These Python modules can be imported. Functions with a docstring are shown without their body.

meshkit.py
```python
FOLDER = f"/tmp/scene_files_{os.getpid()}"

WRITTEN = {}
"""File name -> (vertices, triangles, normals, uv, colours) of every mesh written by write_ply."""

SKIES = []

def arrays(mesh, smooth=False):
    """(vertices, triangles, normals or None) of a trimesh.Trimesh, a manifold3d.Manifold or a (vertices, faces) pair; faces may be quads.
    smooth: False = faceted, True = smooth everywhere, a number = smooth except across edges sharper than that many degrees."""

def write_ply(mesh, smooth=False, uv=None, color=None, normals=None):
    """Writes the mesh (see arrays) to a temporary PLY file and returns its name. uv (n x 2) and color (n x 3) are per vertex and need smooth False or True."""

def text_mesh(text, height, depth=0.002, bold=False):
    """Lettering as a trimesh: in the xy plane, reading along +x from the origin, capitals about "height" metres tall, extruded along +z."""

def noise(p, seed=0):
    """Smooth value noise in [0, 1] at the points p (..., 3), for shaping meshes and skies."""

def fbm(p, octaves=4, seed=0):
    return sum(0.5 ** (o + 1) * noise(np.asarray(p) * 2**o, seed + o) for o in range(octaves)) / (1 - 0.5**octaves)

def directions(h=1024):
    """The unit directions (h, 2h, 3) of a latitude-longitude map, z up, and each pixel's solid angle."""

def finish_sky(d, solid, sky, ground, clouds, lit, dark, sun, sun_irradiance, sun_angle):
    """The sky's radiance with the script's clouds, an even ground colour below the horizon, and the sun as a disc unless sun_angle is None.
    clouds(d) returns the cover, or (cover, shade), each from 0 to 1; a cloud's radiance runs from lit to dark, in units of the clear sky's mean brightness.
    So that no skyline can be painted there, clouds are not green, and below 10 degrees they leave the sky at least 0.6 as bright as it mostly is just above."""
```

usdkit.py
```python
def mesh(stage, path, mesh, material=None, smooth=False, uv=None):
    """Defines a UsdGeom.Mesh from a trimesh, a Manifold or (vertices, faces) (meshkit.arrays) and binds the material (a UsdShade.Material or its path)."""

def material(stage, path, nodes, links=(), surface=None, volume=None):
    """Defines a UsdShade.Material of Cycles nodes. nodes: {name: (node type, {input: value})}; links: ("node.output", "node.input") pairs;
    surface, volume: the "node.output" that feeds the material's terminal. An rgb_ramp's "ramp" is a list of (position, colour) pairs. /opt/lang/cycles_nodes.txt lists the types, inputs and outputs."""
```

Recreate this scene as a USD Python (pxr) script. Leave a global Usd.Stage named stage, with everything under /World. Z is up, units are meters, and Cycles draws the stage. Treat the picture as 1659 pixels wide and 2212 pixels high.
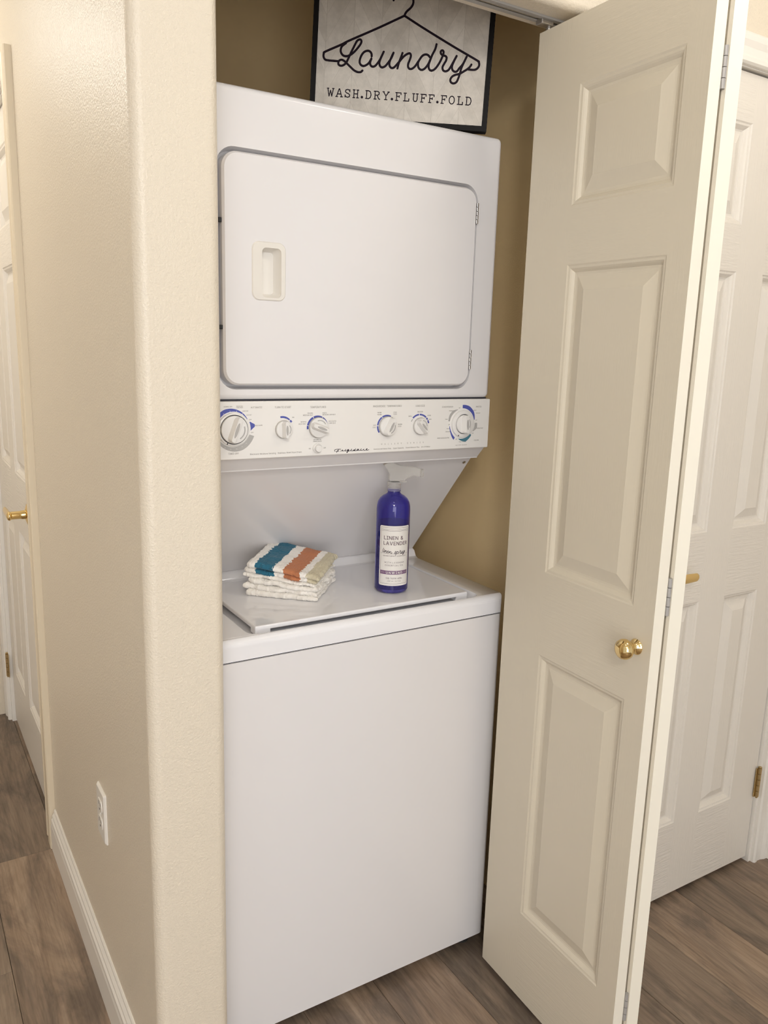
import math, random
import numpy as np, trimesh, shapely, manifold3d, usdkit, meshkit
from shapely.geometry import Polygon, LineString, Point, box as sbox
from shapely import affinity
from pxr import Usd, UsdGeom, UsdLux, UsdShade, Gf, Sdf
M3 = manifold3d.Manifold
stage = Usd.Stage.CreateInMemory()
UsdGeom.SetStageUpAxis(stage, UsdGeom.Tokens.z)
UsdGeom.SetStageMetersPerUnit(stage, 1.0)
UsdGeom.Xform.Define(stage, '/World')
UsdGeom.Scope.Define(stage, '/World/Looks')
rng = np.random.default_rng(7)

# ---------------------------------------------------------------- camera
cam = UsdGeom.Camera.Define(stage, '/World/camera')
EYE = np.array([-0.47907, -1.43388, 1.44530])
RIGHT = np.array([0.85179559, -0.52303753, 0.02959762])
UP = np.array([0.0809788, 0.18727601, 0.9789638])
FWD = np.array([0.51757773, 0.83148027, -0.20187583])
cm = np.eye(4); cm[0, :3] = RIGHT; cm[1, :3] = UP; cm[2, :3] = -FWD; cm[3, :3] = EYE
cam.AddTransformOp().Set(Gf.Matrix4d(cm.tolist()))
cam.CreateHorizontalApertureAttr(36.0); cam.CreateVerticalApertureAttr(48.0)
cam.CreateFocalLengthAttr(37.7846); cam.CreateClippingRangeAttr(Gf.Vec2f(0.02, 100))
cam.CreateFStopAttr(0.0)
cam.CreateExposureAttr(0.12)

# ---------------------------------------------------------------- light
def sphere_light(name, pos, radius, intensity, color):
    l = UsdLux.SphereLight.Define(stage, '/World/' + name)
    l.CreateRadiusAttr(radius); l.CreateIntensityAttr(intensity); l.CreateColorAttr(Gf.Vec3f(*color))
    l.AddTranslateOp().Set(Gf.Vec3d(*pos)); return l
def fill_panel(name, pos, turn, w, hgt, intensity, color):
    l = UsdLux.RectLight.Define(stage, '/World/' + name)
    l.CreateWidthAttr(w); l.CreateHeightAttr(hgt); l.CreateIntensityAttr(intensity); l.CreateColorAttr(Gf.Vec3f(*color))
    l.AddTranslateOp().Set(Gf.Vec3d(*pos)); l.AddRotateZOp().Set(turn); l.AddRotateXOp().Set(90)
sphere_light('hall_ceiling_lamp', (0.80, -0.93, 2.35), 0.09, 16.0, (1.0, 0.965, 0.91))
sphere_light('side_hall_ceiling_lamp', (1.22, -0.66, 2.38), 0.07, 8.0, (1.0, 0.965, 0.91))
sphere_light('entry_ceiling_lamp', (-0.10, -1.00, 2.38), 0.09, 5.0, (1.0, 0.965, 0.91))
sphere_light('passage_ceiling_lamp', (-0.75, 1.3, 2.31), 0.10, 22.0, (1.0, 0.97, 0.91))
sphere_light('room_ceiling_lamp', (-0.85, -2.35, 2.30), 0.15, 48.0, (1.0, 0.97, 0.92))
fill_panel('window_daylight', (-1.2, -3.4, 1.3), 0, 1.6, 1.9, 3.8, (1.0, 0.985, 0.985))     # added soft fill behind the camera; no window is modelled there
fill_panel('passage_daylight', (-1.34, 0.95, 1.15), -90, 0.8, 1.9, 0.6, (1.0, 0.99, 0.98))  # added fill that brightens the left wall; no doorway stands here
dome = UsdLux.DomeLight.Define(stage, '/World/daylight')
dome.CreateIntensityAttr(0.20); dome.CreateColorAttr(Gf.Vec3f(1.0, 0.985, 0.97))

# ---------------------------------------------------------------- materials
L = '/World/Looks/'
def mat(name, nodes, links=(), surface='p.BSDF'):
    return usdkit.material(stage, L + name, nodes, links, surface=surface)
def plain(name, col, rough=0.5, metal=0.0, **k):
    return mat(name, {'p': ('principled_bsdf', dict(base_color=col, roughness=rough, metallic=metal, **k))})
def bumped(name, col, rough, scale, strength, dist, stretch=(1, 1, 1), detail=3, col2=None, cscale=None, **k):
    n = {'g': ('geometry', {}), 'm': ('mapping', {'scale': stretch}), 'n': ('noise_texture', {'scale': scale, 'detail': detail, 'roughness': 0.55}),
         'b': ('bump', {'strength': strength, 'distance': dist}), 'p': ('principled_bsdf', dict(base_color=col, roughness=rough, **k))}
    l = [('g.position', 'm.vector'), ('m.vector', 'n.vector'), ('n.fac', 'b.height'), ('b.normal', 'p.normal')]
    if col2 is not None:
        n['n2'] = ('noise_texture', {'scale': cscale, 'detail': 3}); n['x'] = ('mix', {'color1': col, 'color2': col2})
        l += [('g.position', 'n2.vector'), ('n2.fac', 'x.fac'), ('x.color', 'p.base_color')]
    return mat(name, n, l)
WALL = bumped('cream_wall_paint', (0.712, 0.638, 0.525), 0.36, 260, 0.75, 0.0016, detail=2)
CLOSET = bumped('closet_wall_lit_tone', (0.90, 0.70, 0.40), 0.6, 330, 0.4, 0.001, detail=2)  # same paint as the room walls, with bounced light worked into the colour
CEIL = bumped('ceiling_paint', (0.78, 0.74, 0.66), 0.8, 120, 0.4, 0.002)
STILE = bumped('door_paint_upright_grain', (0.75, 0.71, 0.65), 0.38, 60, 0.4, 0.0016, (3.6, 3.6, 0.35))
RAIL_X = bumped('door_paint_level_grain', (0.75, 0.71, 0.65), 0.38, 60, 0.7, 0.0022, (0.3, 0.3, 3.4))
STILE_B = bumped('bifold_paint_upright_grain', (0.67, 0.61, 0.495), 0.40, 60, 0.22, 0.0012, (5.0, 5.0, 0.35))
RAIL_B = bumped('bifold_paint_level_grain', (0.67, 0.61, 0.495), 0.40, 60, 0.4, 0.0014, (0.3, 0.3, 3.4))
EDGE = plain('lit_edge_cream', (0.89, 0.845, 0.73), 0.4)  # bifold cream lightened: front light on the leaf edges put into the colour
TRIM = plain('trim_paint', (0.80, 0.77, 0.72), 0.35)
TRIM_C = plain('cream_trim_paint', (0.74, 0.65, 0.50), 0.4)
ENAMEL = bumped('white_enamel', (0.79, 0.775, 0.785), 0.22, 700, 0.06, 0.0004, detail=1)
ENAMEL_TOP = plain('brightened_glossy_enamel', (0.86, 0.86, 0.89), 0.08)  # cabinet white brightened; overhead light and reflections are mixed into the colour
PANEL = plain('panel_white', (0.84, 0.825, 0.805), 0.35)
KNOB = plain('dial_plastic', (0.80, 0.79, 0.775), 0.25)
GREY = plain('grey_print', (0.36, 0.34, 0.31), 0.4)
GREY_L = plain('light_grey_print', (0.44, 0.43, 0.42), 0.4)
BLUE = plain('blue_print', (0.085, 0.105, 0.40), 0.4)
TEAL = plain('teal_print', (0.07, 0.20, 0.27), 0.4)
TYPE = plain('grey_lettering', (0.27, 0.25, 0.23), 0.5)
SHADOW = plain('dark_gap', (0.03, 0.03, 0.04), 0.7)
BRASS = plain('polished_brass', (0.80, 0.60, 0.28), 0.12, 1.0)
BRASS_D = plain('satin_brass', (0.62, 0.48, 0.26), 0.3, 1.0)
STEEL = plain('dull_steel', (0.52, 0.50, 0.48), 0.35, 1.0)
TRACK = plain('grey_track', (0.36, 0.345, 0.33), 0.5)
PAINTED_STEEL = plain('painted_steel', (0.40, 0.385, 0.37), 0.4, 0.2)
BLACK = plain('black_frame', (0.008, 0.007, 0.007), 0.6, specular_ior_level=0.2)
INK = plain('dark_ink', (0.012, 0.005, 0.012), 0.6, specular_ior_level=0.2)
PLASTIC = plain('white_plastic', (0.80, 0.77, 0.72), 0.3)
RED = plain('red_bumper', (0.55, 0.08, 0.05), 0.5)
RUBBER = plain('black_rubber', (0.02, 0.02, 0.02), 0.6)

# ---------------------------------------------------------------- helpers
used = {}
def path(name, parent=None):
    base = (parent or '/World') + '/' + name
    k = used.get(base, 0); used[base] = k + 1
    return base if k == 0 else f'{base}_{k:03d}'
def put(name, mesh, m, parent=None, smooth=30, label=None, **tags):
    p = path(name, parent)
    g = usdkit.mesh(stage, p, mesh, m, smooth=smooth)
    t = dict(tags)
    if label: t['label'] = label
    for k, v in t.items(): g.GetPrim().SetCustomDataByKey(k, v)
    return p
def thing(name, label=None, category=None, kind=None, group=None, matrix=None):
    p = path(name); x = UsdGeom.Xform.Define(stage, p)
    if matrix is not None: x.AddTransformOp().Set(Gf.Matrix4d(np.asarray(matrix).tolist()))
    for k, v in (('label', label), ('category', category), ('kind', kind), ('group', group)):
        if v: x.GetPrim().SetCustomDataByKey(k, v)
    return p
cat = trimesh.util.concatenate
def tm(man):
    m = man.to_mesh(); return trimesh.Trimesh(m.vert_properties[:, :3], m.tri_verts, process=False)
def mf(t):
    t = t.copy(); t.merge_vertices()
    return M3(manifold3d.Mesh(np.asarray(t.vertices, np.float32), np.asarray(t.faces, np.uint32)))
def bx(x0, x1, y0, y1, z0, z1):
    m = trimesh.creation.box((x1 - x0, y1 - y0, z1 - z0)); m.apply_translation(((x0 + x1) / 2, (y0 + y1) / 2, (z0 + z1) / 2)); return m
def mbx(*a): return mf(bx(*a))
def rbx(x0, x1, y0, y1, z0, z1, r=0.003, n=16):
    s = M3.sphere(r, n)
    return M3.batch_hull([s.translate((x, y, z)) for x in (x0 + r, x1 - r) for y in (y0 + r, y1 - r) for z in (z0 + r, z1 - r)])
def rrect(x0, x1, y0, y1, r, n=8): return sbox(x0 + r, y0 + r, x1 - r, y1 - r).buffer(r, quad_segs=n)
def ext(poly, h, z=0.0):
    gs = list(getattr(poly, 'geoms', [poly]))
    m = cat([trimesh.creation.extrude_polygon(g, h, engine='earcut') for g in gs if g.area > 1e-12]); m.apply_translation((0, 0, z)); return m
def remap(m, o, u, v, w):
    """Local (x, y, z) to o + x u + y v + z w, with the winding kept outward."""
    B = np.array([u, v, w], float); m = m.copy(); m.vertices = np.asarray(o, float) + m.vertices @ B
    if np.linalg.det(B) < 0: m.invert()
    return m
X, Y, Z = np.eye(3)
def front(m, y): return remap(m, (0, y, 0), X, Z, -Y)             # shapes drawn in x, z that stand out of a plane facing -y
def prof_x(poly, x0, x1): return remap(ext(poly, x1 - x0), (x0, 0, 0), Y, Z, X)
def lathe(prof, n=48, axis=Z, o=(0, 0, 0)):
    m = trimesh.creation.revolve(np.array(prof, float), sections=n)
    a = np.asarray(axis, float) / np.linalg.norm(axis); t = np.array([1, 0, 0]) if abs(a[0]) < .9 else np.array([0, 1, 0])
    u = np.cross(t, a); u /= np.linalg.norm(u); v = np.cross(a, u)
    return remap(m, o, u, v, a)
def stroke(pts, w, smooth=True):
    p = np.array(pts, float)
    if smooth and len(p) > 2:                                         # Catmull-Rom through the points
        q = np.vstack([2 * p[0] - p[1], p, 2 * p[-1] - p[-2]]); out = []
        for i in range(1, len(q) - 2):
            for t in np.linspace(0, 1, 6, endpoint=False):
                a, b, c, d = q[i - 1:i + 3]
                out.append(.5 * (2 * b + (c - a) * t + (2 * a - 5 * b + 4 * c - d) * t * t + (3 * b - a - 3 * c + d) * t ** 3))
        p = np.vstack(out + [p[-1]])
    return LineString(p).buffer(w / 2, quad_segs=4)
_txt = {}
def text(s, h, x=0, y=0, al='c', depth=0.0002, squeeze=0.88, bold=False):
    key = (s, bold)
    if key not in _txt: _txt[key] = meshkit.text_mesh(s, 1.0, 1.0, bold)
    m = _txt[key].copy(); m.apply_scale((h * squeeze, h, depth)); b = m.bounds
    dx = {'c': -(b[0][0] + b[1][0]) / 2, 'l': -b[0][0], 'r': -b[1][0]}[al]
    m.apply_translation((x + dx, y, 0)); return m
def arc(c, r0, r1, a0, a1, n=24):
    """A band from angle a0 to a1; r0, r1 may be pairs (start, end) for a tapering band."""
    a = np.radians(np.linspace(a0, a1, n)); t = np.linspace(0, 1, n)
    f = lambda r: np.interp(t, np.linspace(0, 1, len(np.atleast_1d(r))), np.atleast_1d(r))
    P = lambda r: np.c_[c[0] + f(r) * np.cos(a), c[1] + f(r) * np.sin(a)]
    return Polygon(np.vstack([P(r0), P(r1)[::-1]])).buffer(0)
def tube(pts, r, n=12):
    pts = np.array(pts, float); ms = []
    s = M3.sphere(r, n)
    for a, b in zip(pts[:-1], pts[1:]): ms.append(M3.batch_hull([s.translate(tuple(a)), s.translate(tuple(b))]))
    return M3.batch_boolean(ms, manifold3d.OpType.Add)
HANGER= [[[-0.1807,0.2165],[-0.2348,0.1896],[-0.29,0.1637],[-0.307,0.1546],[-0.3383,0.1399],[-0.3415,0.1364],[-0.3419,0.1302],[-0.3386,0.1251],[-0.3323,0.1236],[-0.3126,0.1232]],[[-0.2969,0.1585],[-0.3048,0.1519],[-0.3071,0.1456],[-0.3062,0.1399],[-0.3019,0.1349],[-0.2955,0.1335],[-0.2884,0.1357],[-0.2805,0.1415],[-0.2717,0.1515],[-0.2661,0.1603],[-0.2662,0.1655],[-0.27,0.1667],[-0.275,0.1631],[-0.2801,0.1529],[-0.2856,0.1411],[-0.292,0.1265],[-0.2953,0.1206],[-0.2998,0.1165],[-0.3049,0.115],[-0.3096,0.1164],[-0.3109,0.1206],[-0.309,0.1245],[-0.3044,0.1263],[-0.2992,0.1246],[-0.2938,0.1206],[-0.285,0.1135],[-0.2775,0.1078],[-0.2701,0.105],[-0.2638,0.1054],[-0.2604,0.1083]],[[-0.2429,0.1365],[-0.2437,0.1417],[-0.2476,0.1458],[-0.2528,0.1464],[-0.2588,0.1437],[-0.2636,0.1377],[-0.2665,0.1299],[-0.2668,0.1232],[-0.2636,0.1186],[-0.2583,0.1172],[-0.2523,0.1198],[-0.2473,0.1244],[-0.2432,0.1322]],[[-0.2432,0.1322],[-0.2453,0.1245],[-0.2439,0.1193],[-0.2397,0.117],[-0.2346,0.1189],[-0.2298,0.1245],[-0.2255,0.1314],[-0.2218,0.1393],[-0.2187,0.1466]],[[-0.2187,0.1466],[-0.2223,0.1382],[-0.2258,0.1285],[-0.2261,0.1228],[-0.2236,0.1182],[-0.2194,0.1169],[-0.2138,0.1197],[-0.2081,0.1267],[-0.2024,0.1356],[-0.1985,0.1459]],[[-0.1985,0.1459],[-0.2025,0.1366],[-0.2055,0.1278],[-0.2051,0.1212],[-0.2013,0.1171],[-0.1961,0.1179],[-0.1903,0.124],[-0.1839,0.1319],[-0.1772,0.14],[-0.1703,0.1452],[-0.1647,0.1466],[-0.1624,0.1419],[-0.1644,0.1341],[-0.1669,0.1263],[-0.1665,0.1206],[-0.1632,0.1174],[-0.1581,0.1182],[-0.1522,0.1234],[-0.1467,0.1323]],[[-0.18,0.1465],[-0.1824,0.1387],[-0.1858,0.129],[-0.1885,0.1169]],[[-0.1231,0.1418],[-0.1269,0.1454],[-0.1322,0.1467],[-0.1382,0.1442],[-0.1429,0.1382],[-0.1466,0.1304],[-0.146,0.1228],[-0.1425,0.1182],[-0.1373,0.1171],[-0.1314,0.1208],[-0.1257,0.1288],[-0.1222,0.1375]],[[-0.1115,0.1671],[-0.1134,0.1581],[-0.1188,0.1464],[-0.1221,0.1367],[-0.1246,0.128],[-0.124,0.1213],[-0.1207,0.1172],[-0.1155,0.1175],[-0.1096,0.1222],[-0.1031,0.1321],[-0.0987,0.1419],[-0.0962,0.1496],[-0.0961,0.1543],[-0.0989,0.1564],[-0.1017,0.1541],[-0.1009,0.1498],[-0.097,0.1472],[-0.0918,0.1461],[-0.089,0.1434],[-0.0896,0.1377],[-0.0928,0.1317],[-0.0959,0.1248],[-0.0944,0.1192],[-0.0895,0.1171],[-0.0835,0.1199],[-0.079,0.1268],[-0.0745,0.1357],[-0.0686,0.1475]],[[-0.0686,0.1475],[-0.0735,0.1367],[-0.0764,0.1279],[-0.0754,0.1213],[-0.071,0.1178],[-0.0658,0.1186],[-0.0611,0.125],[-0.0546,0.133],[-0.048,0.1473]],[[-0.048,0.1473],[-0.0528,0.136],[-0.057,0.1253],[-0.0592,0.1147],[-0.0617,0.1059],[-0.0652,0.098],[-0.0713,0.0951],[-0.0765,0.0973],[-0.078,0.102],[-0.0748,0.1079],[-0.0683,0.1117],[-0.0603,0.114],[-0.0514,0.1194],[-0.0445,0.1241],[-0.0397,0.1287],[-0.037,0.1331]],[[-0.1807,0.2165],[-0.141,0.1961],[-0.0768,0.165],[-0.0274,0.1423],[-0.0225,0.1388],[-0.0209,0.1332],[-0.0236,0.1273],[-0.0299,0.1236],[-0.0424,0.1235]],[[-0.1807,0.2165],[-0.1792,0.2207],[-0.1761,0.2252],[-0.171,0.2299],[-0.1671,0.2344],[-0.1648,0.2395],[-0.1647,0.2463],[-0.168,0.2552],[-0.1758,0.2614],[-0.1859,0.2633],[-0.1957,0.2602],[-0.2026,0.2532],[-0.2047,0.2439]]]
SCRIPT= [[[0.2903,1.2332],[0.2889,1.235],[0.2897,1.2365],[0.294,1.2373],[0.3032,1.2372]],[[0.2981,1.2367],[0.2958,1.2342],[0.2937,1.231]],[[0.2927,1.2326],[0.2947,1.2335],[0.2993,1.2336]],[[0.3025,1.2332],[0.3056,1.2341],[0.3068,1.2358],[0.3076,1.235],[0.3069,1.2335],[0.3097,1.2334],[0.3126,1.234],[0.3149,1.2365],[0.3135,1.2337],[0.315,1.2328],[0.3179,1.2338],[0.3216,1.2357],[0.319,1.2358],[0.3179,1.2341],[0.3196,1.2335],[0.3219,1.2357],[0.3203,1.2322],[0.318,1.23],[0.3168,1.2303],[0.3197,1.2322],[0.3232,1.2331],[0.3267,1.234],[0.3284,1.2365],[0.3267,1.2337],[0.3285,1.2331],[0.332,1.2332],[0.3361,1.2346],[0.3331,1.2345],[0.3329,1.2332],[0.3355,1.2333],[0.3378,1.2369],[0.3355,1.2333],[0.3385,1.233],[0.3415,1.2334],[0.3444,1.2356],[0.3414,1.2352],[0.3406,1.2334],[0.3432,1.2335],[0.3447,1.2356],[0.3444,1.2332],[0.3474,1.2331],[0.3495,1.2341],[0.3512,1.2363],[0.3495,1.2335],[0.3522,1.2332],[0.3558,1.2338],[0.3575,1.2353],[0.357,1.2332],[0.36,1.2328],[0.3636,1.234],[0.3656,1.2357],[0.3635,1.2353],[0.3627,1.2335],[0.3648,1.2326],[0.3696,1.2335]]]
LEGENDS= [('NORMAL DRY', 0.0639, 1.3251, 'c', 0.0021), ('DELICATES/', 0.0801, 1.3259, 'l', 0.0018), ('PERM PRESS', 0.0801, 1.3232, 'l', 0.0018), ('DAMP DRY', 0.0921, 1.3167, 'l', 0.0019), ('LESS DRY', 0.0997, 1.3092, 'l', 0.0019), ('AUTOMATIC', 0.1202, 1.3226, 'c', 0.0031), ('OFF', 0.1075, 1.3, 'c', 0.0024), ('PRESS SAVER', 0.1163, 1.289, 'l', 0.002), ('OFF', 0.1116, 1.2758, 'c', 0.0023), ('TIMED DRY', 0.0738, 1.2366, 'c', 0.0032), ('TURN TO START', 0.1749, 1.3219, 'c', 0.0036), ('ON', 0.1964, 1.3026, 'c', 0.0024), ('TEMPERATURES', 0.2505, 1.3211, 'c', 0.0037), ('COLORS', 0.2392, 1.3101, 'r', 0.0025), ('MEDIUM HEAT', 0.2393, 1.3062, 'r', 0.0025), ('KNITS', 0.2605, 1.3099, 'l', 0.0025), ('MEDIUM LOW HEAT', 0.2606, 1.3065, 'l', 0.0025), ('WHITES', 0.2248, 1.2932, 'r', 0.0025), ('HIGH HEAT', 0.2248, 1.2892, 'r', 0.0025), ('DELICATES', 0.2748, 1.2933, 'l', 0.0025), ('LOW HEAT', 0.2749, 1.2894, 'l', 0.0025), ('AUTOMATIC', 0.2498, 1.2575, 'c', 0.0023), ('PRESS SAVER', 0.2499, 1.254, 'c', 0.0023), ('ON', 0.233, 1.24, 'c', 0.0025), ('OFF', 0.2665, 1.2402, 'c', 0.0026), ('WASH/RINSE  TEMPERATURES', 0.4117, 1.3209, 'c', 0.0039), ('WARM', 0.3926, 1.3085, 'c', 0.0025), ('WARM', 0.3927, 1.3042, 'c', 0.0026), ('COLD', 0.4308, 1.3082, 'c', 0.0026), ('COLD', 0.431, 1.3044, 'c', 0.0027), ('HOT', 0.3852, 1.2824, 'r', 0.0026), ('COLD', 0.3854, 1.2782, 'r', 0.0026), ('WARM', 0.4389, 1.2829, 'l', 0.0027), ('COLD', 0.4391, 1.2788, 'l', 0.0026), ('LOAD SIZE', 0.4941, 1.3205, 'c', 0.0038), ('MEDIUM', 0.4942, 1.3084, 'c', 0.0027), ('LARGE', 0.518, 1.3003, 'c', 0.0025), ('MAX', 0.521, 1.292, 'c', 0.0025), ('SMALL', 0.4693, 1.2996, 'c', 0.0024), ('SOAK/PREWASH', 0.5656, 1.3176, 'c', 0.0031), ('OFF', 0.5986, 1.3152, 'c', 0.0022), ('PREWASH', 0.5766, 1.3093, 'c', 0.0022), ('SOAK', 0.5642, 1.2911, 'c', 0.0021), ('OFF', 0.5721, 1.279, 'c', 0.0022), ('HEAVY', 0.5702, 1.2705, 'c', 0.0021), ('REGULAR', 0.5696, 1.264, 'c', 0.0022), ('KNITS/DELICATES', 0.558, 1.2501, 'c', 0.0029), ('OFF', 0.5939, 1.2465, 'c', 0.0022), ('PUSH TO STOP', 0.6111, 1.2403, 'c', 0.0022), ('PULL TO START    PUSH TO STOP', 0.608, 1.2334, 'c', 0.0016), ('WHITES', 0.6516, 1.317, 'c', 0.0032), ('HEAVY', 0.6416, 1.3095, 'c', 0.0021), ('REGULAR', 0.6508, 1.3032, 'c', 0.0021), ('OFF', 0.6468, 1.2875, 'c', 0.0022), ('PERM PRESS', 0.6582, 1.2692, 'c', 0.0024), ('OFF', 0.6387, 1.2584, 'c', 0.0022), ('COLORS', 0.6498, 1.2421, 'c', 0.0028)]
# ---------------------------------------------------------------- floor of separate planks
def plank_material(name, dark, mid, light):
    return mat(name, {
        'g': ('geometry', {}), 'o': ('object_info', {}), 'k': ('vector_math', {'math_type': 'scale', 'scale': 37.0}),
        'c': ('combine_xyz', {}), 'a': ('vector_math', {'math_type': 'add'}),
        'm1': ('mapping', {'scale': (17.0, 1.7, 1.0)}), 'n1': ('noise_texture', {'scale': 1.0, 'detail': 7, 'roughness': 0.70, 'distortion': 1.6}),
        'm2': ('mapping', {'scale': (95.0, 4.0, 1.0)}), 'n2': ('noise_texture', {'scale': 1.0, 'detail': 3, 'roughness': 0.6}),
        'm3': ('mapping', {'scale': (6.0, 0.9, 1.0)}), 'w': ('wave_texture', {'scale': 3.4, 'distortion': 14.0, 'detail': 2, 'detail_scale': 0.9, 'bands_direction': 'x'}),
        'm4': ('mapping', {'scale': (9.0, 2.8, 1.0)}), 'n4': ('noise_texture', {'scale': 1.0, 'detail': 5, 'roughness': 0.68, 'distortion': 0.6}),
        'r1': ('rgb_ramp', {'ramp': [(0.18, dark), (0.48, mid), (0.82, light)]}),
        'r2': ('rgb_ramp', {'ramp': [(0.30, (0.5, 0.48, 0.46)), (0.52, (1, 1, 1))]}),
        'r3': ('rgb_ramp', {'ramp': [(0.0, (0.72, 0.70, 0.68)), (0.40, (1, 1, 1))]}),
        'r4': ('rgb_ramp', {'ramp': [(0.36, (0.50, 0.50, 0.52)), (0.56, (1.06, 1.03, 1.0))]}),
        'x1': ('mix', {'mix_type': 'multiply', 'fac': 0.5}), 'x2': ('mix', {'mix_type': 'multiply', 'fac': 0.42}), 'x3': ('mix', {'mix_type': 'multiply', 'fac': 0.9}),
        'b': ('bump', {'strength': 0.2, 'distance': 0.0008}), 'p': ('principled_bsdf', {'roughness': 0.48})},
        [('o.random', 'c.x'), ('o.random', 'c.y'), ('c.vector', 'k.vector1'), ('g.position', 'a.vector1'), ('k.vector', 'a.vector2')]
        + [(f'a.vector', f'm{i}.vector') for i in (1, 2, 3, 4)] + [('m1.vector', 'n1.vector'), ('m2.vector', 'n2.vector'), ('m3.vector', 'w.vector'), ('m4.vector', 'n4.vector'),
           ('n1.fac', 'r1.fac'), ('n2.fac', 'r2.fac'), ('w.fac', 'r3.fac'), ('n4.fac', 'r4.fac'), ('r1.color', 'x1.color1'), ('r2.color', 'x1.color2'), ('x1.color', 'x2.color1'), ('r3.color', 'x2.color2'),
           ('x2.color', 'x3.color1'), ('r4.color', 'x3.color2'), ('x3.color', 'p.base_color'), ('n2.fac', 'b.height'), ('b.normal', 'p.normal')])
PLANKS = [plank_material('vinyl_plank_a', (0.14, 0.100, 0.072), (0.29, 0.212, 0.152), (0.43, 0.33, 0.25)),
          plank_material('vinyl_plank_b', (0.115, 0.086, 0.064), (0.225, 0.172, 0.128), (0.345, 0.275, 0.21)),
          plank_material('vinyl_plank_c', (0.15, 0.108, 0.077), (0.30, 0.222, 0.16), (0.44, 0.345, 0.26))]
floor = thing('floor', 'wood-look vinyl plank floor in mottled grey brown', kind='structure')
put('subfloor', bx(-1.35, 1.66, -3.4, 1.86, -0.05, -0.006), SHADOW, floor, False)
def plank(x0, x1, y0, y1):
    g, c, t = 0.0004, 0.0009, -0.006
    v = [(x0 + g, y0 + g, t), (x1 - g, y0 + g, t), (x1 - g, y1 - g, t), (x0 + g, y1 - g, t)]
    v += [(x, y, -c) for x, y, _ in v] + [(x + sx * c, y + sy * c, 0) for (x, y, _), sx, sy in zip(v, (1, -1, -1, 1), (1, 1, -1, -1))]
    f = []
    for k in (0, 4):
        for i in range(4): f.append((k + i, k + (i + 1) % 4, k + 4 + (i + 1) % 4, k + 4 + i))
    f.append((8, 9, 10, 11)); return (np.array(v), np.array(f))
PW = 0.178
for i in range(-10, 8):
    xa = max(0.38 + PW * i, -1.35); xb = min(0.38 + PW * (i + 1), 1.66)
    if xb - xa < 0.01: continue
    off = {-4: 0.815, -5: 0.371}.get(i, rng.uniform(0, 1.22))
    if i in (-1, 0, 1): off = 0.42 + 0.1 * i
    if i >= 2: off = -0.14 + 0.02 * i
    y = off - 1.22 * math.ceil((off + 2.6) / 1.22)
    while y < 1.86:
        ya, yb = max(y, -2.6), min(y + 1.22, 1.86)
        if yb - ya > 0.02:
            which = {(-4, 0): 2, (-4, 1): 1}.get((i, int(ya > 0.6)), int(rng.integers(3)))
            put('plank', plank(xa, xb, ya, yb), PLANKS[which], floor, False)
        y += 1.22

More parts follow.
